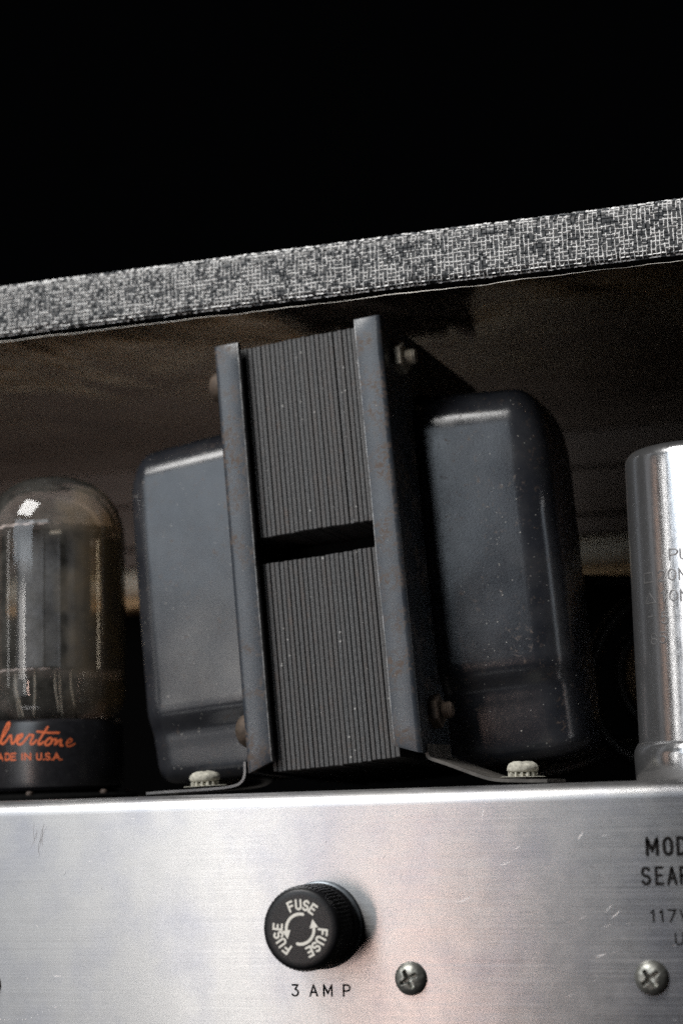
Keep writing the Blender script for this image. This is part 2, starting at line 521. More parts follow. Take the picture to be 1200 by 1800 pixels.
def ribbons(strokes, width, fn, base_h, ridge=0.0, seg=0.25):
    """flat (or ridged) strokes laid on a surface; fn(u, v, h) -> xyz; each stroke a hair above the last"""
    mb = MB()
    for k, q in enumerate(strokes):
        # resample
        P = [Vector(q[0])]
        for a, b in zip(q[:-1], q[1:]):
            a, b = Vector(a), Vector(b)
            n = max(1, int((b - a).length / seg))
            P += [a.lerp(b, (i + 1) / n) for i in range(n)]
        if len(P) < 2:
            continue
        closed = (P[0] - P[-1]).length < 1e-4
        h = base_h + k % 5 * 0.004
        w = width / 2
        L, C, Rr = [], [], []
        for i, p in enumerate(P):
            a = P[i - 1] if i else (P[-2] if closed else p)
            b = P[i + 1] if i < len(P) - 1 else (P[1] if closed else p)
            t1 = (p - a).normalized() if (p - a).length > 1e-6 else (b - p).normalized()
            t2 = (b - p).normalized() if (b - p).length > 1e-6 else t1
            t = (t1 + t2)
            t = t.normalized() if t.length > 1e-4 else t1
            nrm = Vector((-t.y, t.x))
            m = min(1.6, 1 / max(0.45, abs(t.dot(t1))))
            L.append(p + nrm * w * m)
            Rr.append(p - nrm * w * m)
            C.append(p)
        vs_, fs_ = [], []
        for l, c, r in zip(L, C, Rr):
            vs_ += [fn(l.x, l.y, h), fn(c.x, c.y, h + ridge), fn(r.x, r.y, h)]
        for i in range(len(P) - 1):
            a, b = 3 * i, 3 * i + 3
            fs_ += [(a, a + 1, b + 1, b), (a + 1, a + 2, b + 2, b + 1)]
        if not closed:
            for end, sgn in ((0, -1), (len(P) - 1, 1)):
                t = (P[1] - P[0]).normalized() if end == 0 else (P[-1] - P[-2]).normalized()
                nn = Vector((-t.y, t.x))
                ring = []
                for j in range(1, 5):
                    an = PI / 2 - j * PI / 5
                    q2 = P[end] + t * sgn * w * math.cos(an) + nn * w * math.sin(an)
                    ring.append(len(vs_))
                    vs_.append(fn(q2.x, q2.y, h))
                ids = [3 * end] + ring + [3 * end + 2]
                for a, b in zip(ids[:-1], ids[1:]):
                    fs_.append((3 * end + 1, a, b))
        mb.add(vs_, fs_)
    return mb

# ================================================================== cabinet
cab = thing('amplifier_cabinet', 'amplifier cabinet with grey woven cloth edge and foil-lined roof above the transformer', 'cabinet', (0, 0, 0))
XA, XB = -252.0, 190.0
RZ0, RZ1, RY = 94.9, 105.5, 16.0
# profile of the covered front edge of the roof board: v runs from under the edge, round the front, to the top
def roof_profile(v):
    r0, r1 = 1.3, 2.2
    segs = []
    l1 = 6.0
    a1 = PI / 2 * r0
    l2 = (RZ1 - RZ0) - r0 - r1
    a2 = PI / 2 * r1
    if v < l1:
        return (RY + r0 + l1 - v, RZ0), (0, -1)
    v -= l1
    if v < a1:
        t = v / r0
        return (RY + r0 - r0 * math.sin(t), RZ0 + r0 - r0 * math.cos(t)), (-math.sin(t), -math.cos(t))
    v -= a1
    if v < l2:
        return (RY, RZ0 + r0 + v), (-1, 0)
    v -= l2
    if v < a2:
        t = v / r1
        return (RY + r1 - r1 * math.cos(t), RZ1 - r1 + r1 * math.sin(t)), (-math.cos(t), math.sin(t))
    v -= a2
    return (RY + r1 + v, RZ1), (0, 1)
VMAX = 32.0
def roof_surf(u, v, h):
    (y, z), (ny, nz) = roof_profile(v)
    wob = 0.25 * noise.noise((u * 0.03, 0.0, 3.0))
    return (u, y + ny * h, z + nz * h + wob)
vinyl = MB()
vinyl.grid(lambda a, b: roof_surf(XA + (XB - XA) * a, VMAX * b, 0.0), 120, 90)
M1 = MB().box(XA, XB, 33.0, 182.0, 95.4, 105.3)
M1.box(XA, XB, 18.5, 33.0, 95.6, 105.0)
M1.build('roof_board', M_BLACK, cab)
vinyl.build('cloth_covering', M_VINYL, cab, smooth=40)
# woven threads, one tiny ridge each
pale, grey = MB(), MB()
PU, PV = 0.82, 0.78
WXA, WXB = -140.0, 105.0
nu = int((WXB - WXA) / PU)
nv = int(21.0 / PV)
row = [random.uniform(-.2, .2) for j in range(nv)]
def warp_u(i, v0):
    return WXA + i * PU + 0.20 * noise.noise((i * 7.3, v0 * 0.35, 1.0)) + 0.10 * noise.noise((i * 3.1, v0 * 1.1, 2.0))
def weft_v(j, u0):
    return 6.4 + j * PV + 0.20 * noise.noise((j * 5.7, u0 * 0.35, 3.0)) + 0.10 * noise.noise((j * 2.9, u0 * 1.1, 4.0))
def strand(mb, P, w, h):
    vs_, fs_ = [], []
    n_ = len(P)
    for k, (u, v_, horiz) in enumerate(P):
        hh = h * (0.25 + 0.75 * math.sin(PI * (k + .4) / (n_ - .2)))
        ww = w * (0.75 + 0.5 * math.sin(PI * (k + .4) / (n_ - .2)))
        for o_, hk in ((-ww / 2, -0.03), (0, hh), (ww / 2, -0.03)):
            vs_.append(roof_surf(u, v_ + o_, hk) if horiz else roof_surf(u + o_, v_, hk))
    for k in range(n_ - 1):
        p_, q_ = 3 * k, 3 * k + 3
        fs_.extend([(p_, p_ + 1, q_ + 1, q_), (p_ + 1, p_ + 2, q_ + 2, q_ + 1)])
    mb.add(vs_, fs_)
for i in range(nu):
    u0 = WXA + i * PU
    colr = random.uniform(-.2, .2)
    for j in range(nv):
        v0 = 6.4 + j * PV
        cl = noise.noise((u0 * 0.16, v0 * 0.25, 0.0)) + 0.8 * noise.noise((u0 * 0.55, v0 * 0.55, 5.0))
        over = (i + j) % 2 == 0
        p = 0.76 + 0.40 * cl + colr
        if random.random() < 0.92:
            e = random.uniform(.50, .68)
            strand(pale if random.random() < p else grey, [(warp_u(i, v0 + t * PV * e), v0 + t * PV * e, False) for t in (-1, -.33, .33, 1)],
                   random.uniform(.22, .34), (.28 if over else .16) * random.uniform(.7, 1.2))
        p = 0.72 + 0.40 * cl + row[j]
        if random.random() < 0.90:
            e = random.uniform(.50, .68)
            uc = u0 + PU * .5
            strand(pale if random.random() < p else grey, [(uc + t * PU * e, weft_v(j, uc + t * PU * e), True) for t in (-1, -.33, .33, 1)],
                   random.uniform(.18, .30), (.17 if over else .24) * random.uniform(.7, 1.2))
pale.build('pale_threads', M_THREAD, cab, smooth=60, kind='stuff')
grey.build('grey_threads', M_THREAD2, cab, smooth=60, kind='stuff')

# crumpled foil under the roof
def foil(a, b):
    x = XA + (XB - XA) * a
    y = 17.2 + (181.0 - 17.2) * b
    e = 0.25 * noise.noise((x * 0.06, 1.0, 0)) + 0.16 * noise.noise((x * 0.22, 2.0, 0)) + 0.07 * noise.noise((x * 0.8, 2.0, 0))
    if b < 1e-6:
        y += 0.5 * noise.noise((x * 0.11, 8.0, 0))
    sag = 0.8 * noise.noise((x * 0.018, y * 0.014, 4.0)) + 0.24 * noise.noise((x * 0.05, y * 0.03, 7.0)) + 0.05 * noise.noise((x * 0.12, y * 0.07, 9.0))
    f = min(1.0, (y - 17.0) / 14.0)
    return (x, y, 93.75 + e * (1 - f) + sag * f)
fo = MB().grid(foil, 210, 110).build('foil_lining', M_FOIL, cab, smooth=80)
ed = MB()
pts = [foil(i / 420, 0) for i in range(421)]
for (a, b) in zip(pts[:-1], pts[1:]):
    t = 0.028 + 0.04 * noise.noise((a[0] * 0.05, 0, 30))
    ed.add([(a[0], a[1] - .05, a[2] - t), (b[0], b[1] - .05, b[2] - t), (b[0], b[1] - .05, b[2] + t), (a[0], a[1] - .05, a[2] + t)], [(0, 1, 2, 3)])
ed.build('foil_edge', M_FOILEDGE, fo)
# back of the cabinet: boards, a pale rail and a raw wood lath, dark below
MB().box(-262.0, -252.0, RY, 190.0, -60.0, 105.3, 0.8).build('side_board', M_VINYL, cab)
back = thing('cabinet_back', 'blurred brown boards with pale rail closing the back of the cabinet', 'back panel', (0, 0, 0))
for z0, z1, y in ((84.0, 95.2, 179.0), (71.4, 83.4, 177.5), (65.9, 70.8, 179.0)):
    MB().box(XA, XB, y, 188.0, z0, z1, 0.5).build('board', M_BOARD, back)
rail = MB()
rail.add(*(lambda n: ([(x, 180.0 - 5.0 * math.sin(PI * i / n), 61.2 + 4.2 * math.cos(PI * i / n)) for x in (XA, XB) for i in range(n + 1)],
                      [(i, i + 1, n + 2 + i, n + 1 + i) for i in range(n)]))(16))
rail.build('rail', M_RAIL, back, smooth=60)
MB().box(XA, XB, 172.0, 186.0, 53.6, 56.3, 0.4).build('lath', M_RAWWOOD, back)
MB().box(XA, XB, 206.0, 209.0, -60, 58.0).build('black_void_sheet', M_BLACK, back)  # black sheet in place of the dark void below the lath

# ================================================================== chassis
ch = thing('amplifier_chassis', 'bright brushed aluminium chassis panel with black lettering across the bottom', 'chassis', (0, 0, 0))
CH0, CH1 = -150.0, 130.0
prof = [(0.0, -75.0)]
prof += [(0.0, -2.6 - 1.2 * k) for k in range(0)]
BR = 3.0
prof += [(0.0, -BR)]
prof += [(BR - BR * math.cos(R(a)), -BR + BR * math.sin(R(a))) for a in range(10, 91, 10)]
prof += [(9.0, 0.0)]
body = MB()
nx = 8
vs_, fs_ = [], []
for i in range(nx + 1):
    x = CH0 + (CH1 - CH0) * i / nx
    for y, z in prof:
        vs_.append((x, y, z))
m = len(prof)
for i in range(nx):
    for j in range(m - 1):
        a = i * m + j
        fs_.append((a, a + m, a + m + 1, a + 1))
body.add(vs_, fs_)
inner = [(p[0] + (1.2 if k < 2 else 1.2 * math.cos(R(min(90, 10 * (k - 1))))), p[1] - (0 if k < 2 else 1.2 * math.sin(R(min(90, 10 * (k - 1)))))) for k, p in enumerate(prof)]
vs_ = [(x, y, z) for x in (CH0, CH1) for y, z in inner]
fs_ = [(j, j + 1, m + j + 1, m + j) for j in range(m - 1)]
body.add(vs_, fs_)
for x, o in ((CH0, 0), (CH1, 0)):
    body.add([(x, y, z) for y, z in prof] + [(x, y, z) for y, z in inner], [(j, j + 1, m + j + 1, m + j) for j in range(m - 1)])
body.build('sheet', M_ALU, ch, smooth=35)
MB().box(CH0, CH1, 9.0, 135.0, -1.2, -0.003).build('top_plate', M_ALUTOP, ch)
panel = lambda u, v, h: (u, -h, v)
def word(spec, width, name, seg=0.2):
    st = []
    for c, x, y, w, h in spec:
        st += place(c, x, y, h, w)
    return ribbons(st, width, panel, 0.03, seg=seg).build(name, M_INK, ch)
word([('3', -10.45, -35.85, 1.15, 1.9), ('A', -7.05, -35.85, 1.35, 1.9), ('M', -4.45, -35.85, 1.5, 1.9), ('P', -.75, -35.85, 1.2, 1.9)], 0.32, 'lettering')
word([('M', 54.35, -12.4, 1.7, 2.7), ('O', 57.25, -12.4, 1.25, 2.7), ('D', 59.55, -12.4, 1.25, 2.7), ('E', 61.9, -12.4, 1.1, 2.7), ('L', 64.1, -12.4, 1.1, 2.7)], 0.60, 'lettering')
word([('S', 53.3, -17.25, 1.2, 2.7), ('E', 55.65, -17.25, 1.05, 2.7), ('A', 57.65, -17.25, 1.3, 2.7), ('R', 59.8, -17.25, 1.2, 2.7), ('S', 62.0, -17.25, 1.2, 2.7)], 0.50, 'lettering')
word([('1', 54.45, -23.45, .38, 1.85), ('1', 55.95, -23.45, .38, 1.85), ('7', 57.4, -23.45, 1.15, 1.85), ('V', 59.4, -23.45, 1.15, 1.85)], 0.33, 'lettering')
word([('U', 58.35, -27.25, 1.25, 1.9)], 0.30, 'lettering')
# scratched metal, and a row of dots painting small reflections
def scratch(mb, x, z, ang, ln, w, cur=0.0, h=0.012):
    n = 4
    vs_, fs_ = [], []
    for i in range(n + 1):
        t = i / n - .5
        a = R(ang) + cur * t
        px, pz = x + math.cos(a) * ln * t, z + math.sin(a) * ln * t
        ww = w * (1 - (2 * t) ** 2) + 0.008
        vs_ += [(px - math.sin(a) * ww / 2, -h, pz + math.cos(a) * ww / 2), (px + math.sin(a) * ww / 2, -h, pz - math.cos(a) * ww / 2)]
    for i in range(n):
        fs_.append((2 * i, 2 * i + 1, 2 * i + 3, 2 * i + 2))
    mb.add(vs_, fs_)
sc, sg = MB(), MB()
for i in range(64):
    x = random.uniform(-75, 66)
    ang = random.gauss(20, 14) if x > 5 else random.gauss(0, 6)
    scratch(sc, x, random.uniform(-50, -3.5), ang, random.uniform(.3, 2.0), random.uniform(.015, .05), random.uniform(-.3, .3), 0.008 + 0.0005 * (i % 20))
for x, z, a, l, w in ((22.0, -19.5, 22, 3.6, .14), (31.8, -10.8, 30, 2.0, .12), (8.9, -24.4, 15, 5.6, .12), (-7.0, -13.6, 30, 1.1, .14), (48.5, -22.2, 40, 2.6, .12),
                      (47.3, -21.2, 45, 2.2, .10), (43.0, -9.0, 50, 1.6, .20), (29.5, -13.5, 20, 2.4, .13), (17.5, -33.6, 15, 3.4, .09), (45.5, -29.0, 15, 2.0, .16), (-57.2, -32.5, 2, 1.7, .16), (26.0, -4.6, 80, 3.0, .08)):
    scratch(sc, x, z, a, l, w, 0.2, 0.022)
for x, z in ((-69.0, -40.4), (-68.2, -40.4), (-67.3, -40.4), (-65.5, -40.3), (-64.4, -40.4), (-63.8, -40.3), (-62.5, -40.0), (-61.2, -39.4), (-60.2, -39.0), (-58.9, -38.6), (-57.6, -38.2), (-56.4, -37.8)):
    scratch(sc, x, z, 0, .22, .16, 0, 0.02)  # pale dots that paint a row of tiny reflections
for i in range(9):
    scratch(sg, -60.8 + random.uniform(-1.1, 1.1), -7.2 + random.uniform(-2, 2), 78 + random.uniform(-16, 16), random.uniform(1.2, 4.6), .07, random.uniform(-.7, .7), 0.012 + 0.001 * i)
for i in range(14):
    scratch(sg, random.uniform(-72, 60), random.uniform(-40, -4), random.uniform(40, 140), random.uniform(.3, 1.1), .06, .3, 0.012 + 0.001 * i)
sc.build('scratches_and_glints', M_SCRATCH_GLINT, ch, kind='stuff')
sg.build('scuffs', M_SMUDGE, ch, kind='stuff')

# ================================================================== power transformer
TR = thing('power_transformer', 'black power transformer with bare lamination stack and two rounded end bells', 'transformer',
           (-6.57, 14.0, 5.15), (-R(2.32), -R(4.45), 0))
T_M = Matrix.Rotation(-R(4.45), 3, 'Y') @ Matrix.Rotation(-R(2.32), 3, 'X')
T_O = Vector((-6.57, 14.0, 5.15))
def to_local(p):
    return tuple(T_M.transposed() @ (Vector(p) - T_O))
# laminations
NL = 27
X0, X1 = -13.2, 12.4
pitch = (X1 - X0) / NL
def lam_mesh(z0, z1, t, name):
    b = 0.11
    pr = [(-t / 2, 0.20), (-t / 2 + b, 0.03), (-t * 0.08, 0.0), (t / 2 - b, 0.04), (t / 2, 0.20)]
    v, f = [], []
    zs = [z0, z0 + 0.15, z1 - 0.15, z1]
    for z, dy in zip(zs, (0.18, 0.0, 0.0, 0.18)):
        v += [(x, y + dy, z) for x, y in pr] + [(t / 2, 62.0, z), (-t / 2, 62.0, z)]
    k = 7
    for i in range(len(zs) - 1):
        for j in range(k):
            f.append((i * k + j, i * k + (j + 1) % k, (i + 1) * k + (j + 1) % k, (i + 1) * k + j))
    f.append(tuple(range(k)))
    f.append(tuple((len(zs) - 1) * k + j for j in range(k)))
    me = MB().add(v, f).mesh(name)
    me.materials.append(M_LAM)
    return me
lam_sets = [[lam_mesh(z0, z1, t, 'lamination') for t in (pitch * .90, pitch * .87, pitch * .93)] for z0, z1 in ((44.95, 83.4), (-0.15, 40.0))]
for si, st in enumerate(lam_sets):
    for i in range(NL):
        o = link('lamination', random.choice(st), TR)
        bow = -0.28 * math.sin(PI * i / (NL - 1)) if si == 1 else 0.12 * math.sin(PI * i / (NL - 1))
        o.location = Vector((X0 + pitch * (i + .5) + random.uniform(-.025, .025), 2.7 + random.uniform(-.06, .08), bow + random.uniform(-.09, .09))) * MM
        o.rotation_euler = (random.uniform(-.0010, .0010), random.uniform(-.0006, .0006), 0)
MB().box(-11.5, 11.5, 14, 56, 41.0, 44.0).build('coil', M_BLACK, TR)  # black box added so the slot between the plates stays dark
# end frames: a lip over the front of the stack, the side plate and the fold between them
def frame(sg):
    mb = MB()
    t = 1.3
    # cross section in x-y (outer side), extruded in z; lip end has a chamfered lower corner
    xo, xi = 17.5, 12.1
    rr = 1.1
    sec_o = [(xi, 0.30)] + [(xi + .09, 0.09), (xi + 0.30, 0.0)] + [(xo - rr + rr * math.sin(R(a)), rr - rr * math.cos(R(a))) for a in range(0, 91, 15)] + [(xo, 6.0), (xo, 30.0), (xo, 66.0)]
    sec_i = [(xi, t)] + [(xi + .2, t), (xo - t - 1.0, t)] + [(xo - t, t + .01 + 0.02 * k) for k in range(7)] + [(xo - t, 6.0), (xo - t, 30.0), (xo - t, 66.0)]
    n = len(sec_o)
    zs = [0.0, 1.0] + [84.2 * k / 16 for k in range(1, 16)] + [83.9, 84.2]
    v, f = [], []
    for k, z in enumerate(zs):
        for q, sec in enumerate((sec_o, sec_i)):
            for i, (x, y) in enumerate(sec):
                zz = z
                if k == 0:
                    zz = 1.75 * max(0.0, min(1.0, (xo - 0.6 - x) / (xo - xi - .6))) if y < 3 else 0.0
                elif k == 1:
                    zz = 0.4 + 1.75 * max(0.0, min(1.0, (xo - 0.6 - x) / (xo - xi - .6))) if y < 3 else 1.0
                elif k == len(zs) - 1:
                    y2 = y
                dx = 0.10 * noise.noise((z * 0.07, 3.0 + sg, 1.0)) if i < 3 else 0
                dy = 0.10 * noise.noise((z * 0.05, x * 0.1, 7.0 + sg))
                if k in (0, len(zs) - 1):
                    y3 = y + (0.18 if q == 0 and i < 6 else 0)
                else:
                    y3 = y
                v.append((sg * (x + dx), y3 + dy, zz))
    row = 2 * n
    for k in range(len(zs) - 1):
        a, b = k * row, (k + 1) * row
        for i in range(n - 1):
            f.append((a + i, a + i + 1, b + i + 1, b + i))
            f.append((a + n + i, b + n + i, b + n + i + 1, a + n + i + 1))
        f.append((a, b, b + n, a + n))
        f.append((a + n - 1, a + 2 * n - 1, b + 2 * n - 1, b + n - 1))
    for a in (0, (len(zs) - 1) * row):
        for i in range(n - 1):
            f.append((a + i, a + n + i, a + n + i + 1, a + i + 1))
    mb.add(v, f)
    return mb
frames = {}
for sg_ in (-1, 1):
    fo_ = frame(sg_).build('end_frame', M_FRAME, TR, smooth=30)
    fo_.data.materials.append(M_WORN)
    for pl_ in fo_.data.polygons:      # paint rubbed off along the lip's free edge
        c_ = pl_.center / MM
        if abs(c_.x) < 12.1 + 0.32 and c_.y < 0.35:
            pl_.material_index = 1
    frames[sg_] = fo_
# mounting feet: bent tabs that carry the screws (profile measured in the world, y is depth)
def foot(prof_w, y0, y1, t, round_left):
    mb = MB()
    # subdivide with a little smoothing
    P = [Vector((x, z)) for x, z in prof_w]
    for _ in range(2):
        Q = [P[0]]
        for a, b in zip(P[:-1], P[1:]):
            Q += [a.lerp(b, .25), a.lerp(b, .75)]
        P = Q + [P[-1]]
    mb.sheet([(p.x, p.y) for p in P], y0, y1, t)
    mb.v = [to_local(p) for p in mb.v]
    return mb
foot([(-46.2, .35), (-44.0, .5), (-34, .75), (-29.0, 1.0), (-26.3, 1.6), (-25.2, 3.2), (-25.2, 6.0)], 16.5, 31, 0.5, True).build('mounting_foot', M_BELL, TR, smooth=40, label='thin left mounting foot bent flat against the chassis')
foot([(33.4, .25), (30, .35), (24.0, .6), (21.0, 1.4), (15.5, 3.6), (12.4, 4.7), (10.7, 5.3), (10.5, 8.0)][::-1], 16.5, 31, 0.6, False).build('mounting_foot', M_FOOT, TR, smooth=40, label='dusty right mounting foot bent down steeply to its screw')
# end bells
def bell(sg, x_out, yf, yb, z0, z1, fil, cr_, seed):
    mb = MB()
    def section(inset):
        """rounded rectangle in y-z, with the same point count for any inset"""
        r = max(0.6, cr_ - inset * 0.6)
        a0, a1, b0, b1 = yf + inset, yb - inset, z0 + inset * 0.5, z1 - inset * 1.75
        pts = []
        rb = 3.0
        def seg(p, q, n):
            return [(p[0] + (q[0] - p[0]) * i / n, p[1] + (q[1] - p[1]) * i / n) for i in range(n)]
        def cor(cy0, cz0, rad, s0, n=10):
            return [(cy0 + rad * math.cos(R(s0 + 90 * i / n)), cz0 + rad * math.sin(R(s0 + 90 * i / n))) for i in range(n)]
        pts += seg((a0, b1 - r), (a0, b0 + rb), 60)                # front, going down
        pts += cor(a0 + rb, b0 + rb, rb, 180)
        pts += seg((a0 + rb, b0), (a1 - rb, b0), 12)
        pts += cor(a1 - rb, b0 + rb, rb, 270)
        pts += seg((a1, b0 + rb), (a1, b1 - r), 20)
        pts += cor(a1 - r, b1 - r, r, 0)
        pts += seg((a1 - r, b1), (a0 + r, b1), 12)
        pts += cor(a0 + r, b1 - r, r, 90)
        return pts
    secs = []
    xs = 17.6
    depth = x_out - xs
    rows = [(xs, -0.3), (xs + .8, -0.25), (xs + 1.0, -0.15), (xs + 1.8, 0.0)]
    nst = 8
    for k in range(1, nst + 1):
        rows.append((xs + 1.8 + (depth - 1.8 - fil) * k / nst, 0.9 * k / nst))
    for a in range(8, 91, 8):
        rows.append((x_out - fil + fil * math.sin(R(a)), 0.9 + fil * (1 - math.cos(R(a)))))
    rows.append((x_out + 0.12, 0.9 + fil * 1.5))
    rows.append((x_out + 0.25, 0.9 + fil * 2.0))
    n = None
    v, f = [], []
    for x, ins in rows:
        P = section(ins)
        n = len(P)
        for y, z in P:
            # lower face pulled in, shaped so a dark reflection band shows here
            w = 0.0
            if y < (yf + yb) / 2:
                s = max(0.0, min(1.0, (16.4 - z) / 6.4))
                w = (2.7 * (3 * s * s - 2 * s ** 3) + 0.15 * max(0.0, 10.0 - z)) * min(1.0, ((yf + yb) / 2 - y) / 8.0)
                w -= 0.22 * math.exp(-((z - 10.2) / 0.9) ** 2) * min(1.0, ((yf + yb) / 2 - y) / 8.0)
                # the drawn sheet is slightly crowned
                w -= 0.5 * math.sin(PI * max(0.0, min(1.0, (z - z0 - 14) / (z1 - z0 - 14)))) * min(1.0, ((yf + yb) / 2 - y) / 8.0)
            dd = 0.10 * noise.noise((x * 0.1, z * 0.08, seed))
            v.append((sg * x, y + w + dd, z))
    for k in range(len(rows) - 1):
        for i in range(n):
            j = (i + 1) % n
            f.append((k * n + i, k * n + j, (k + 1) * n + j, (k + 1) * n + i))
    f.append(tuple((len(rows) - 1) * n + i for i in range(n)))
    mb.add(v, f)
    return mb
bell(1, 43.0, 15.5, 44.0, -2.4, 72.8, 6.8, 9.0, 2.0).build('end_bell', M_BELL, TR, smooth=50)
bell(-1, 46.8, 15.5, 44.5, 1.2, 73.0, 5.4, 8.0, 9.0).build('end_bell', M_BELL, TR, smooth=50)
# clamp bolts
def hexnut(mb, M, af, h):
    r = af / math.sqrt(3)
    v = [(r * math.cos(R(60 * i + 30)), r * math.sin(R(60 * i + 30)), z) for z in (0, h * .9) for i in range(6)] + [(r * .9 * math.cos(R(60 * i + 30)), r * .9 * math.sin(R(60 * i + 30)), h) for i in range(6)]
    f = [(i, (i + 1) % 6, 6 + (i + 1) % 6, 6 + i) for i in range(6)] + [(6 + i, 6 + (i + 1) % 6, 12 + (i + 1) % 6, 12 + i) for i in range(6)] + [tuple(range(12, 18))]
    mb.add([tuple(M @ Vector(p)) for p in v], f)
def xax(x, y, z, s=1, spin=0.0):
    return Matrix.Translation((x, y, z)) @ Matrix.Rotation(PI / 2 * s, 4, 'Y') @ Matrix.Rotation(spin, 4, 'Z')
for z, yl, mt in ((77.0, 8.0, M_NUT), (8.0, 8.6, M_RUSTY)):
    nb = MB()
    hexnut(nb, xax(17.5, yl, z, 1, R(30)), 5.6, 1.9)
    nut = nb.build('nut', mt, TR)
    bb = MB()
    pr = [(1.5, 0)]
    for k in range(5):
        pr += [(1.62, 1.9 + k * .42), (1.38, 2.1 + k * .42)]
    pr += [(1.2, 4.1), (0, 4.15)]
    bb.lathe(pr, 20, xax(17.5, yl, z, 1))
    bb.build('bolt_end', mt, nut, smooth=40)
for z, yl in ((77.0, 5.0), (8.4, 4.6)):
    MB().lathe([(3.3, 0), (3.3, .9), (3.1, 1.6), (2.5, 2.4), (1.6, 2.9), (0, 3.1)], 28, xax(-17.5, yl, z, -1)).build('bolt_head', M_RUSTY, TR, smooth=40)

# screws that hold the feet
def foot_screw(loc, tilt, label):
    t = thing('foot_screw', label, 'screw', loc, (0, tilt, R(20)), 'dusty screws holding the transformer feet')
    hd = MB()
    prof = [(0, 3.0), (0.8, 2.98), (1.8, 2.86), (2.5, 2.55), (2.85, 2.1), (2.95, 1.6), (2.85, 1.2), (2.6, 0.95), (1.4, 0.9)]
    n = 40
    hd.lathe(prof, n)
    vv = []
    for x, y, z in hd.v:
        dx = .20 * noise.noise((x * .9 + loc[0], y * .9, z * .9))
        if z > 2.4:       # shallow slot across the dome
            z -= 0.12 * max(0.0, 1 - (abs(x) / 0.55) ** 4) if abs(x) < .55 else 0
        vv.append((x * (1 + dx * .4), y * (1 + dx * .4), z + dx * .8))
    hd.v = vv
    hd.build('head', M_DUSTY, t, smooth=50)
    ws = MB()
    k = 14
    v, f = [], []
    for i in range(k * 4):
        a = 2 * PI * i / (k * 4)
        out = i % 4 in (0, 1)
        r = 2.75 if out else 2.25
        zt = 0.95 if out else 0.6
        v += [(1.2 * math.cos(a), 1.2 * math.sin(a), .85), (r * math.cos(a), r * math.sin(a), zt), (r * math.cos(a), r * math.sin(a), 0.12 if out else .3), (1.2 * math.cos(a), 1.2 * math.sin(a), .1)]
    m_ = k * 4
    for i in range(m_):
        j = (i + 1) % m_
        for q in range(3):
            f.append((4 * i + q, 4 * j + q, 4 * j + q + 1, 4 * i + q + 1))
    ws.add(v, f)
    ws.build('lock_washer', M_DUSTY, t)
    pl = MB().lathe([(0, 0.0), (4.0, -0.02), (4.15, 0.08), (3.9, 0.16), (0, .2)], 40)
    pl.v = [(x * (1 + .06 * noise.noise((x, y, 1))), y, z) for x, y, z in pl.v]
    pl.build('dust_ring', M_DUSTY, t, smooth=30)
    return t
foot_screw((-35.6, 20.8, 1.62), R(-1.5), 'dusty cream screw on the thin foot between tube and transformer')
foot_screw((27.9, 20.8, 1.35), R(0.8), 'dusty cream screw on the bent foot beside the metal can')

# ================================================================== fuse holder
FH = thing('fuse_holder', 'round black fuse cap with white lettering on the aluminium panel', 'fuse holder', (-4.4, 0, -23.5), (PI / 2, 0, 0))
# local: z out of the panel, x right, y up
MB().lathe([(0, 0.0), (7.7, 0.0), (7.7, 0.9), (7.4, 1.2), (6.9, 1.3), (6.9, 2.4), (5.5, 2.5)], 56).build('collar', M_COLLAR, FH, smooth=35)
kb = MB()
n = 180
prof = [(6.6, 1.9, 0), (7.25, 2.0, 0), (7.4, 2.3, 0), (7.4, 3.6, .6), (7.2, 3.85, 0), (6.75, 4.1, 0), (6.75, 4.5, 0), (7.2, 4.75, 0), (7.4, 5.0, 1), (7.4, 7.5, 1), (7.35, 10.2, 1), (7.2, 10.7, 0.3), (6.95, 11.4, 0), (6.75, 11.8, 0), (6.4, 12.0, 0), (5.6, 12.06, 0), (0, 12.06, 0)]
v, f = [], []
for r, z, kn in prof[:-1]:
    z = 0.9 * z
    for i in range(n):
        rr = r - (0.24 * kn if i % 3 == 0 else 0)
        v.append((rr * math.cos(2 * PI * i / n), rr * math.sin(2 * PI * i / n), z))
for k in range(len(prof) - 2):
    for i in range(n):
        j = (i + 1) % n
        f.append((k * n + i, k * n + j, (k + 1) * n + j, (k + 1) * n + i))
f.append(tuple((len(prof) - 2) * n + i for i in range(n)))
kb.add(v, f)
kb.build('cap', M_KNOB, FH, smooth=35)
face = lambda u, v_, h: (u, v_, 10.854 + h)
def ring_text(txt, centre_deg, rad, h, adv):
    st = []
    for i, c in enumerate(txt):
        a = centre_deg + (i - (len(txt) - 1) / 2) * adv        # clockwise from the top
        for q in place(c, -.28 * h * 0.95, -h / 2, h, .56 * h):
            out = []
            for x, y in q:
                rr = rad + y
                aa = R(a)
                # local tangent frame, clockwise
                ox, oy = rr * math.sin(aa), rr * math.cos(aa)
                out.append((ox + x * math.cos(aa), oy - x * math.sin(aa)))
            st.append(out)
    return st
for cdeg in (6.6, 126.6, 246.6):
    ribbons(ring_text('FUSE', cdeg, 4.15, 1.55, 19.5), 0.36, face, 0.03, seg=0.2).build('fuse_lettering', M_WHITE, FH)
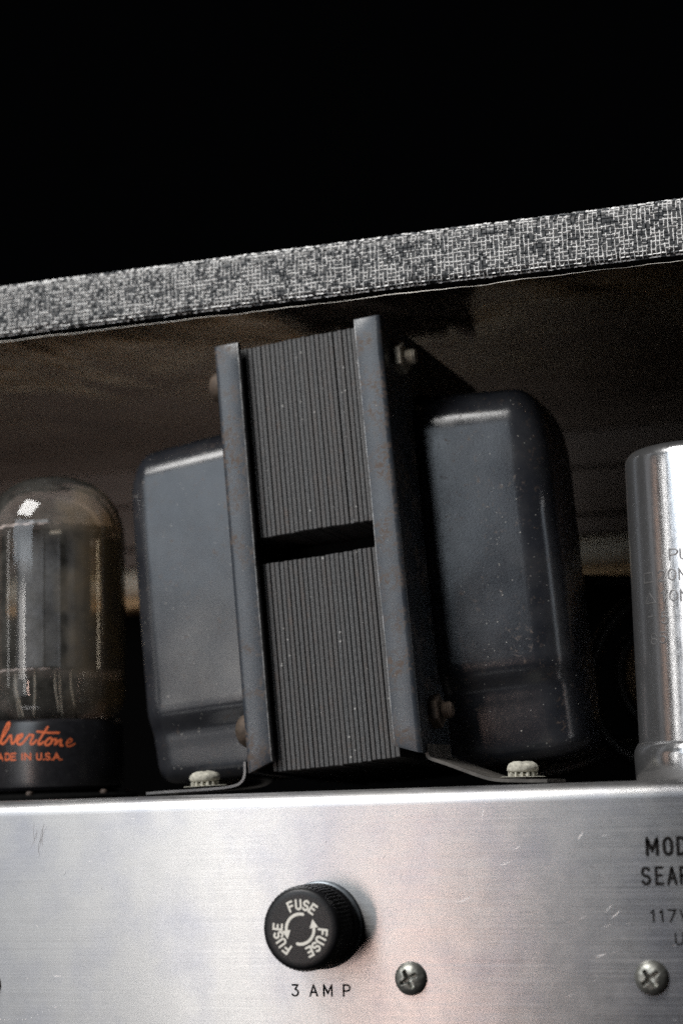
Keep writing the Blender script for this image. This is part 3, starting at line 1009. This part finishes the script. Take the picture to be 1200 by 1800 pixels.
for off in (0, 180):
    a0, a1 = 13 + off, -98 + off
    pl = [(2.55 * math.sin(R(a0 + (a1 - a0) * i / 24)), 2.55 * math.cos(R(a0 + (a1 - a0) * i / 24))) for i in range(25)]
    mb = ribbons([pl], 0.52, face, 0.03, seg=0.2)
    e = Vector((2.55 * math.sin(R(a1)), 2.55 * math.cos(R(a1))))
    tdir = Vector((-math.cos(R(a1)), math.sin(R(a1))))
    nd = Vector((-tdir.y, tdir.x))
    mb.add([face(*(e + nd * .78 - tdir * .15), .05), face(*(e - nd * .78 - tdir * .15), .05), face(*(e + tdir * 1.35), .05)], [(0, 1, 2)])
    mb.build('arrow', M_WHITE, FH)

# ================================================================== panel screws
def cross_screw(loc, spin, label, dark=False):
    t = thing('panel_screw', label, 'screw', loc, (PI / 2, 0, 0), 'cross-head screws in the panel')
    nr, na = 26, 72
    Rh, H = 2.85, 1.75
    v, f = [], []
    for i in range(nr + 1):
        q = i / nr
        r = Rh * (1 - (1 - q) ** 1.0)
        for j in range(na):
            a = 2 * PI * j / na
            x, y = r * math.cos(a), r * math.sin(a)
            z = H * math.sqrt(max(0.0, 1 - (r / (Rh * 1.005)) ** 2.6))
            ca, sa = math.cos(spin), math.sin(spin)
            u, w = x * ca + y * sa, -x * sa + y * ca
            d = 0.0
            for p, s in ((u, w), (w, u)):
                if abs(p) < 1.75:
                    wd = 0.46 * (1 - 0.30 * abs(p) / 1.75)
                    e = max(0.0, min(1.0, (wd - abs(s)) / 0.16))
                    en = max(0.0, min(1.0, (1.75 - abs(p)) / 0.25))
                    d = max(d, e * en * (1.25 - 0.45 * abs(p) / 1.75))
            z -= d
            z += 0.07 * noise.noise((x * 1.2 + loc[0], y * 1.2, 2.0))
            v.append((x, y, z))
    for i in range(nr):
        for j in range(na):
            k = (j + 1) % na
            f.append((i * na + j, i * na + k, (i + 1) * na + k, (i + 1) * na + j))
    mb = MB().add(v, f)
    mb.build('head', M_ZINC, t, smooth=60)
    MB().lathe([(Rh, 0.25), (Rh + .05, 0.1), (Rh - .2, -.1), (0.5, -0.4)], 48).build('shank', M_ZINC, t)
    return t
cross_screw((11.8, -0.1, -32.8), R(28), 'dull cross-head panel screw just right of the fuse lettering')
cross_screw((54.0, -0.1, -32.6), R(38), 'dull cross-head panel screw below the model lettering')
cross_screw((-72.0, -0.1, -34.0), R(10), 'dark screw cut off by the left edge of the picture')

# ================================================================== vacuum tube
TB = thing('vacuum_tube', 'glass vacuum tube with black base and orange script lettering', 'vacuum tube', (-76.4, 36, 0), (0, R(0.4), 0))
BRD = 14.3
MB().lathe([(9, 2.0), (13.4, 2.0), (14.1, 2.7), (BRD, 3.8), (BRD, 14.6), (14.0, 15.8), (13.2, 16.3), (11.0, 16.3)], 96).build('base', M_BAKELITE, TB, smooth=30)
gp = [(11.0, 15.6), (12.2, 16.2), (13.4, 17.6), (14.5, 19.6), (14.95, 22), (15.0, 25), (15.0, 54.0)]
for a in range(6, 91, 6):
    gp.append((15.0 * math.cos(R(a)) ** 0.80, 54.0 + 13.8 * math.sin(R(a))))
gp[-1] = (0, 67.8)
MB().lathe(gp, 96).build('glass_envelope', M_GLASS, TB, smooth=70)
# anode: flattened box with ribs, seen through the glass
def anode_sec():
    pts = []
    half = 7.6
    prof_ = [(-half, -.8), (-half, -2.2), (-6.8, -4.2), (-4.8, -5.2), (-1.8, -5.4), (-1.5, -6.6), (1.3, -6.6), (1.6, -5.4), (4.6, -5.2), (6.4, -4.2), (half, -2.2), (half, -.8)]
    return prof_ + [(-x, -y) for x, y in prof_]
an = MB()
S = anode_sec()
v = [(x, y, z) for z in (27.4, 55.6) for x, y in S]
n = len(S)
an.add(v, [(i, (i + 1) % n, n + (i + 1) % n, n + i) for i in range(n)] + [tuple(range(n)), tuple(range(n, 2 * n))])
ano = an.build('anode', M_PLATE, TB, smooth=25)
ano.rotation_euler = (0, 0, R(24))
for x in (-1.8, 1.6):
    w = MB().tube([(x, -6.5, 26.6), (x, -6.5, 56.2)], 0.32, 8)
    o = w.build('support_rod', M_PLATE, TB, smooth=60)
    o.rotation_euler = (0, 0, R(24))
def mica(z, name):
    k = 26
    v, f = [], []
    for zz in (z, z + .35):
        for i in range(k * 4):
            a = 2 * PI * i / (k * 4)
            r = 14.2 if i % 4 in (0, 1) else 13.2
            v.append((r * math.cos(a), r * math.sin(a) * .98, zz + .15 * math.sin(3 * a)))
    m_ = 4 * k
    f = [(i, (i + 1) % m_, m_ + (i + 1) % m_, m_ + i) for i in range(m_)] + [tuple(range(m_)), tuple(range(m_, 2 * m_))]
    MB().add(v, f).build(name, M_MICA, TB)
mica(56.0, 'mica_spacer')
mica(26.2, 'mica_spacer')
for i, (x, y) in enumerate(((-4.8, -7.5), (0.2, -8.6), (4.0, -7.0), (6.6, -5.0), (3.0, -3.0), (-7, -4))):
    bend = random.uniform(-1.8, 1.8)
    MB().tube([(x, y, 26.3), (x, y, 23.0), (x + bend * .4, y + .5, 20.0), (x + bend, y + 1.0, 15.4)], 0.36, 8).build('lead_wire', M_ROD, TB, smooth=60)
# getter cup and tabs above the top spacer
MB().box(-3.0, 1.6, -5.4, -3.6, 56.4, 58.2, .2).build('getter_cup', M_PLATE, TB)
MB().box(-7.6, -5.0, -6.4, -5.9, 56.4, 57.4, .1).build('spacer_tab', M_ROD, TB)
MB().box(3.2, 6.0, -7.9, -7.4, 54.6, 55.4, .1).build('spacer_tab', M_ROD, TB)
# lettering on the base: u is the angle in degrees from straight out, v the height
base_s = lambda u, v_, h: ((BRD + h) * math.sin(u / BRD), -(BRD + h) * math.cos(u / BRD), v_)
D2 = R(1) * BRD
SCR = [
    [(-35.5, 14.9), (-37, 15.9), (-39.5, 15.7), (-39.8, 14.5), (-36.8, 13.4), (-36.0, 12.2), (-38.2, 11.2), (-41.5, 11.9)],
    [(-31.2, 13.1), (-32.8, 11.9), (-32.0, 11.3), (-29.0, 12.0)], [(-30.4, 14.4), (-30.1, 14.6)],
    [(-28.6, 11.6), (-24.5, 11.47), (-18.2, 12.95), (-11.9, 14.75), (-10.6, 15.73), (-12.8, 15.88), (-17.4, 14.18), (-21.3, 12.23), (-19.8, 11.42), (-15.4, 11.92), (-10.7, 13.24), (-9.0, 13.1), (-9.4, 11.86), (-7.8, 11.3), (-3.9, 12.55), (-3.0, 13.16)],
    [(-3.9, 11.93), (1.2, 12.87), (1.8, 13.36), (-1.0, 13.27), (-3.9, 12.18), (-3.0, 11.25), (0.6, 11.32), (3.4, 11.99), (7.7, 13.31), (8.5, 13.05), (11.4, 13.15), (8.4, 11.82), (8.4, 11.2), (10.8, 11.3), (13.4, 12.02)],
    [(22.5, 14.6), (16.9, 12.49), (14.6, 11.39), (15.9, 11.01), (18.9, 11.61)],
    [(14.0, 13.75), (22.5, 13.43), (31.4, 13.37)],
    [(24.4, 12.43), (20.9, 11.84), (20.2, 11.1), (22.4, 10.84), (25.6, 11.43), (26.0, 12.17), (24.4, 12.43), (26.4, 11.92), (28.5, 12.15), (29.5, 11.97), (27.8, 10.8), (32.3, 12.01), (33.5, 11.88), (32.2, 10.77), (34.2, 10.81)],
]
SCR2 = [[(37.7, 11.23), (41.3, 11.46), (42.3, 11.96), (40.3, 12.21), (37.4, 11.48), (37.7, 10.62), (40.7, 10.6), (44.5, 11.15)]]
def chaikin(P, k=2):
    for _ in range(k):
        Q = [P[0]]
        for a, b in zip(P[:-1], P[1:]):
            Q += [(a[0] * .75 + b[0] * .25, a[1] * .75 + b[1] * .25), (a[0] * .25 + b[0] * .75, a[1] * .25 + b[1] * .75)]
        P = Q + [P[-1]]
    return P
untilt = lambda q: [(a * D2, z + 0.007 * BRD * math.sin(R(a))) for a, z in q]
ribbons([chaikin(untilt(q)) for q in SCR], 0.42, base_s, 0.03, seg=0.2).build('script_lettering', M_ORANGE, TB)
ribbons([chaikin(untilt(q)) for q in SCR2], 0.26, base_s, 0.03, seg=0.2).build('script_lettering', M_ORANGE, TB, label='faded last letter of the orange script')
bl = []
for c, a0, a1 in (('M', -33.5, -27.5), ('A', -24.7, -18.8), ('D', -15.5, -11.0), ('E', -9.2, -5.0), ('I', 1.1, 1.2), ('N', 3.5, 8.3), ('U', 13.7, 17.3), ('.', 19.0, 19.3), ('S', 20.8, 24.1), ('.', 25.6, 25.9), ('A', 27.0, 31.8), ('.', 33.2, 33.5)):
    bl += place(c, a0 * D2, 8.18 - 0.020 * BRD * math.sin(R(a0)), 1.28, (a1 - a0) * D2)
ribbons(bl, 0.27, base_s, 0.03, seg=0.2).build('block_lettering', M_ORANGE, TB)
SK = thing('tube_socket', 'black tube socket under the vacuum tube base', 'tube socket', (-76, 36, 0))
MB().lathe([(10, 1.95), (12, 1.9), (13.0, 1.3), (16.4, 1.0), (16.7, 0.6), (16.7, 0.05), (8, 0.05)], 64).build('flange', M_BLACK, SK, smooth=30)
for a in range(0, 360, 60):
    MB().lathe([(0.7, 0.9), (0.7, 1.5), (0.4, 1.8), (0, 1.8)], 14, Matrix.Translation((15.0 * math.sin(R(a + 7)), -15.0 * math.cos(R(a + 7)), 0))).build('eyelet', M_EYELET, SK, smooth=40)

# ================================================================== capacitor can
CP = thing('capacitor_can', 'bright aluminium capacitor can with stamped figures at the right edge', 'capacitor', (62.5, 33, 0), (0, 0, 0))
prof = [(15.0, 6.2), (15.0, 58.6)] + [(12.4 + 2.6 * math.cos(R(a)), 58.6 + 2.6 * math.sin(R(a))) for a in range(10, 91, 10)] + [(11.0, 61.0), (10.6, 60.6), (0, 60.6)]
zs = [6.2 + (58.6 - 6.2) * k / 24 for k in range(25)]
can = MB().lathe([(15.0, z) for z in zs] + prof[2:], 128)
can.v = [(x * (1 + .0035 * noise.noise((x * .08, y * .08, z * .05))), y * (1 + .0035 * noise.noise((x * .08, y * .08, z * .05 + 9))), z) for x, y, z in can.v]
can.build('can', M_CAN, CP, smooth=50)
MB().lathe([(13, 0.02), (15.75, 0.05), (15.9, 0.5), (16.05, 4.6), (15.9, 5.6), (15.5, 6.4), (15.15, 6.9), (14.6, 7.0)], 112).build('crimp_ring', M_CAN, CP, smooth=50)
can_s = lambda u, v_, h: ((15.0 + h) * math.sin(u / 15.0), -(15.0 + h) * math.cos(u / 15.0), v_)
C2 = R(1) * 15.0
st = []
for c, a0, z0, a1, z1 in (('P', -20.1, 39.3, -14.0, 41.2), ('U', -12.0, 39.2, -6.2, 41.1), ('#', -45.5, 35.7, -36.0, 37.5), ('2', -30.4, 35.65, -24.6, 37.55), ('0', -22, 35.7, -16.1, 37.6), ('M', -13.6, 35.6, -6.8, 37.5),
                          ('^', -45.9, 31.9, -34.3, 33.8), ('1', -28.8, 31.9, -26.5, 33.8), ('0', -21.6, 31.9, -15.7, 33.8), ('M', -13.2, 31.8, -6.4, 33.7), ('-', -43.5, 28.6, -35.0, 30.3), ('5', -29.9, 28.0, -23.8, 29.95),
                          ('8', -41.0, 24.4, -35.0, 26.3), ('5', -32.6, 24.5, -26.6, 26.4)):
    st += place(c, a0 * C2, z0, z1 - z0, (a1 - a0) * C2)
ribbons(st, 0.33, can_s, 0.01, ridge=0.03, seg=0.15).build('stamped_figures', M_STAMP, CP, smooth=20)

# ================================================================== things in the shadow behind
CB = thing('black_cable', 'black cable looping in the shadow behind the capacitor can', 'cable', (0, 0, 0))
def cable(pts, r):
    P = [Vector(p) for p in pts]
    for _ in range(3):
        Q = [P[0]]
        for a_, b_ in zip(P[:-1], P[1:]):
            Q += [a_.lerp(b_, .25), a_.lerp(b_, .75)]
        P = Q + [P[-1]]
    MB().tube([tuple(p) for p in P], r, 12).build('strand', M_CABLE, CB, smooth=60)
cable([(10, 96, 43), (22, 95, 45), (32, 94, 44), (50, 94, 42.5)], 1.3)
cable([(50, 92, 42), (36, 92, 40), (28, 93, 33), (24, 94, 22), (27, 95, 8), (40, 96, 2)], 1.7)
cable([(52, 90, 38), (40, 90, 34), (31, 91, 28), (33, 92, 14), (46, 92, 8)], 1.5)
cable([(8, 98, 2.0), (20, 97, 3.5), (34, 95, 9), (52, 95, 5)], 1.6)
TN = thing('tan_coil', 'dim tan round coil half hidden behind the capacitor can', 'coil', (41, 106, 25))
MB().lathe([(0, -7), (8.5, -7), (11, -6), (11.5, -4), (11.5, 4), (11, 6), (8.5, 7), (0, 7)], 48, Matrix.Rotation(PI / 2, 4, 'X')).build('winding', M_TAN, TN, smooth=35)
MB().box(-4, 4, -7.8, 7.8, 11.0, 15.0, .6).build('clamp', M_BLACK, TN)

# ================================================================== loose fibres
HF = MB().tube([(58.2, 17.2, 4.4), (58.9, 17.0, 3.8), (59.7, 17.0, 3.3), (60.6, 16.9, 2.9)], 0.07, 5)
o = HF.build('fibre', M_HAIR2)
o['label'] = 'short dark brown hair on the foot of the capacitor can'
o['category'] = 'fibre'
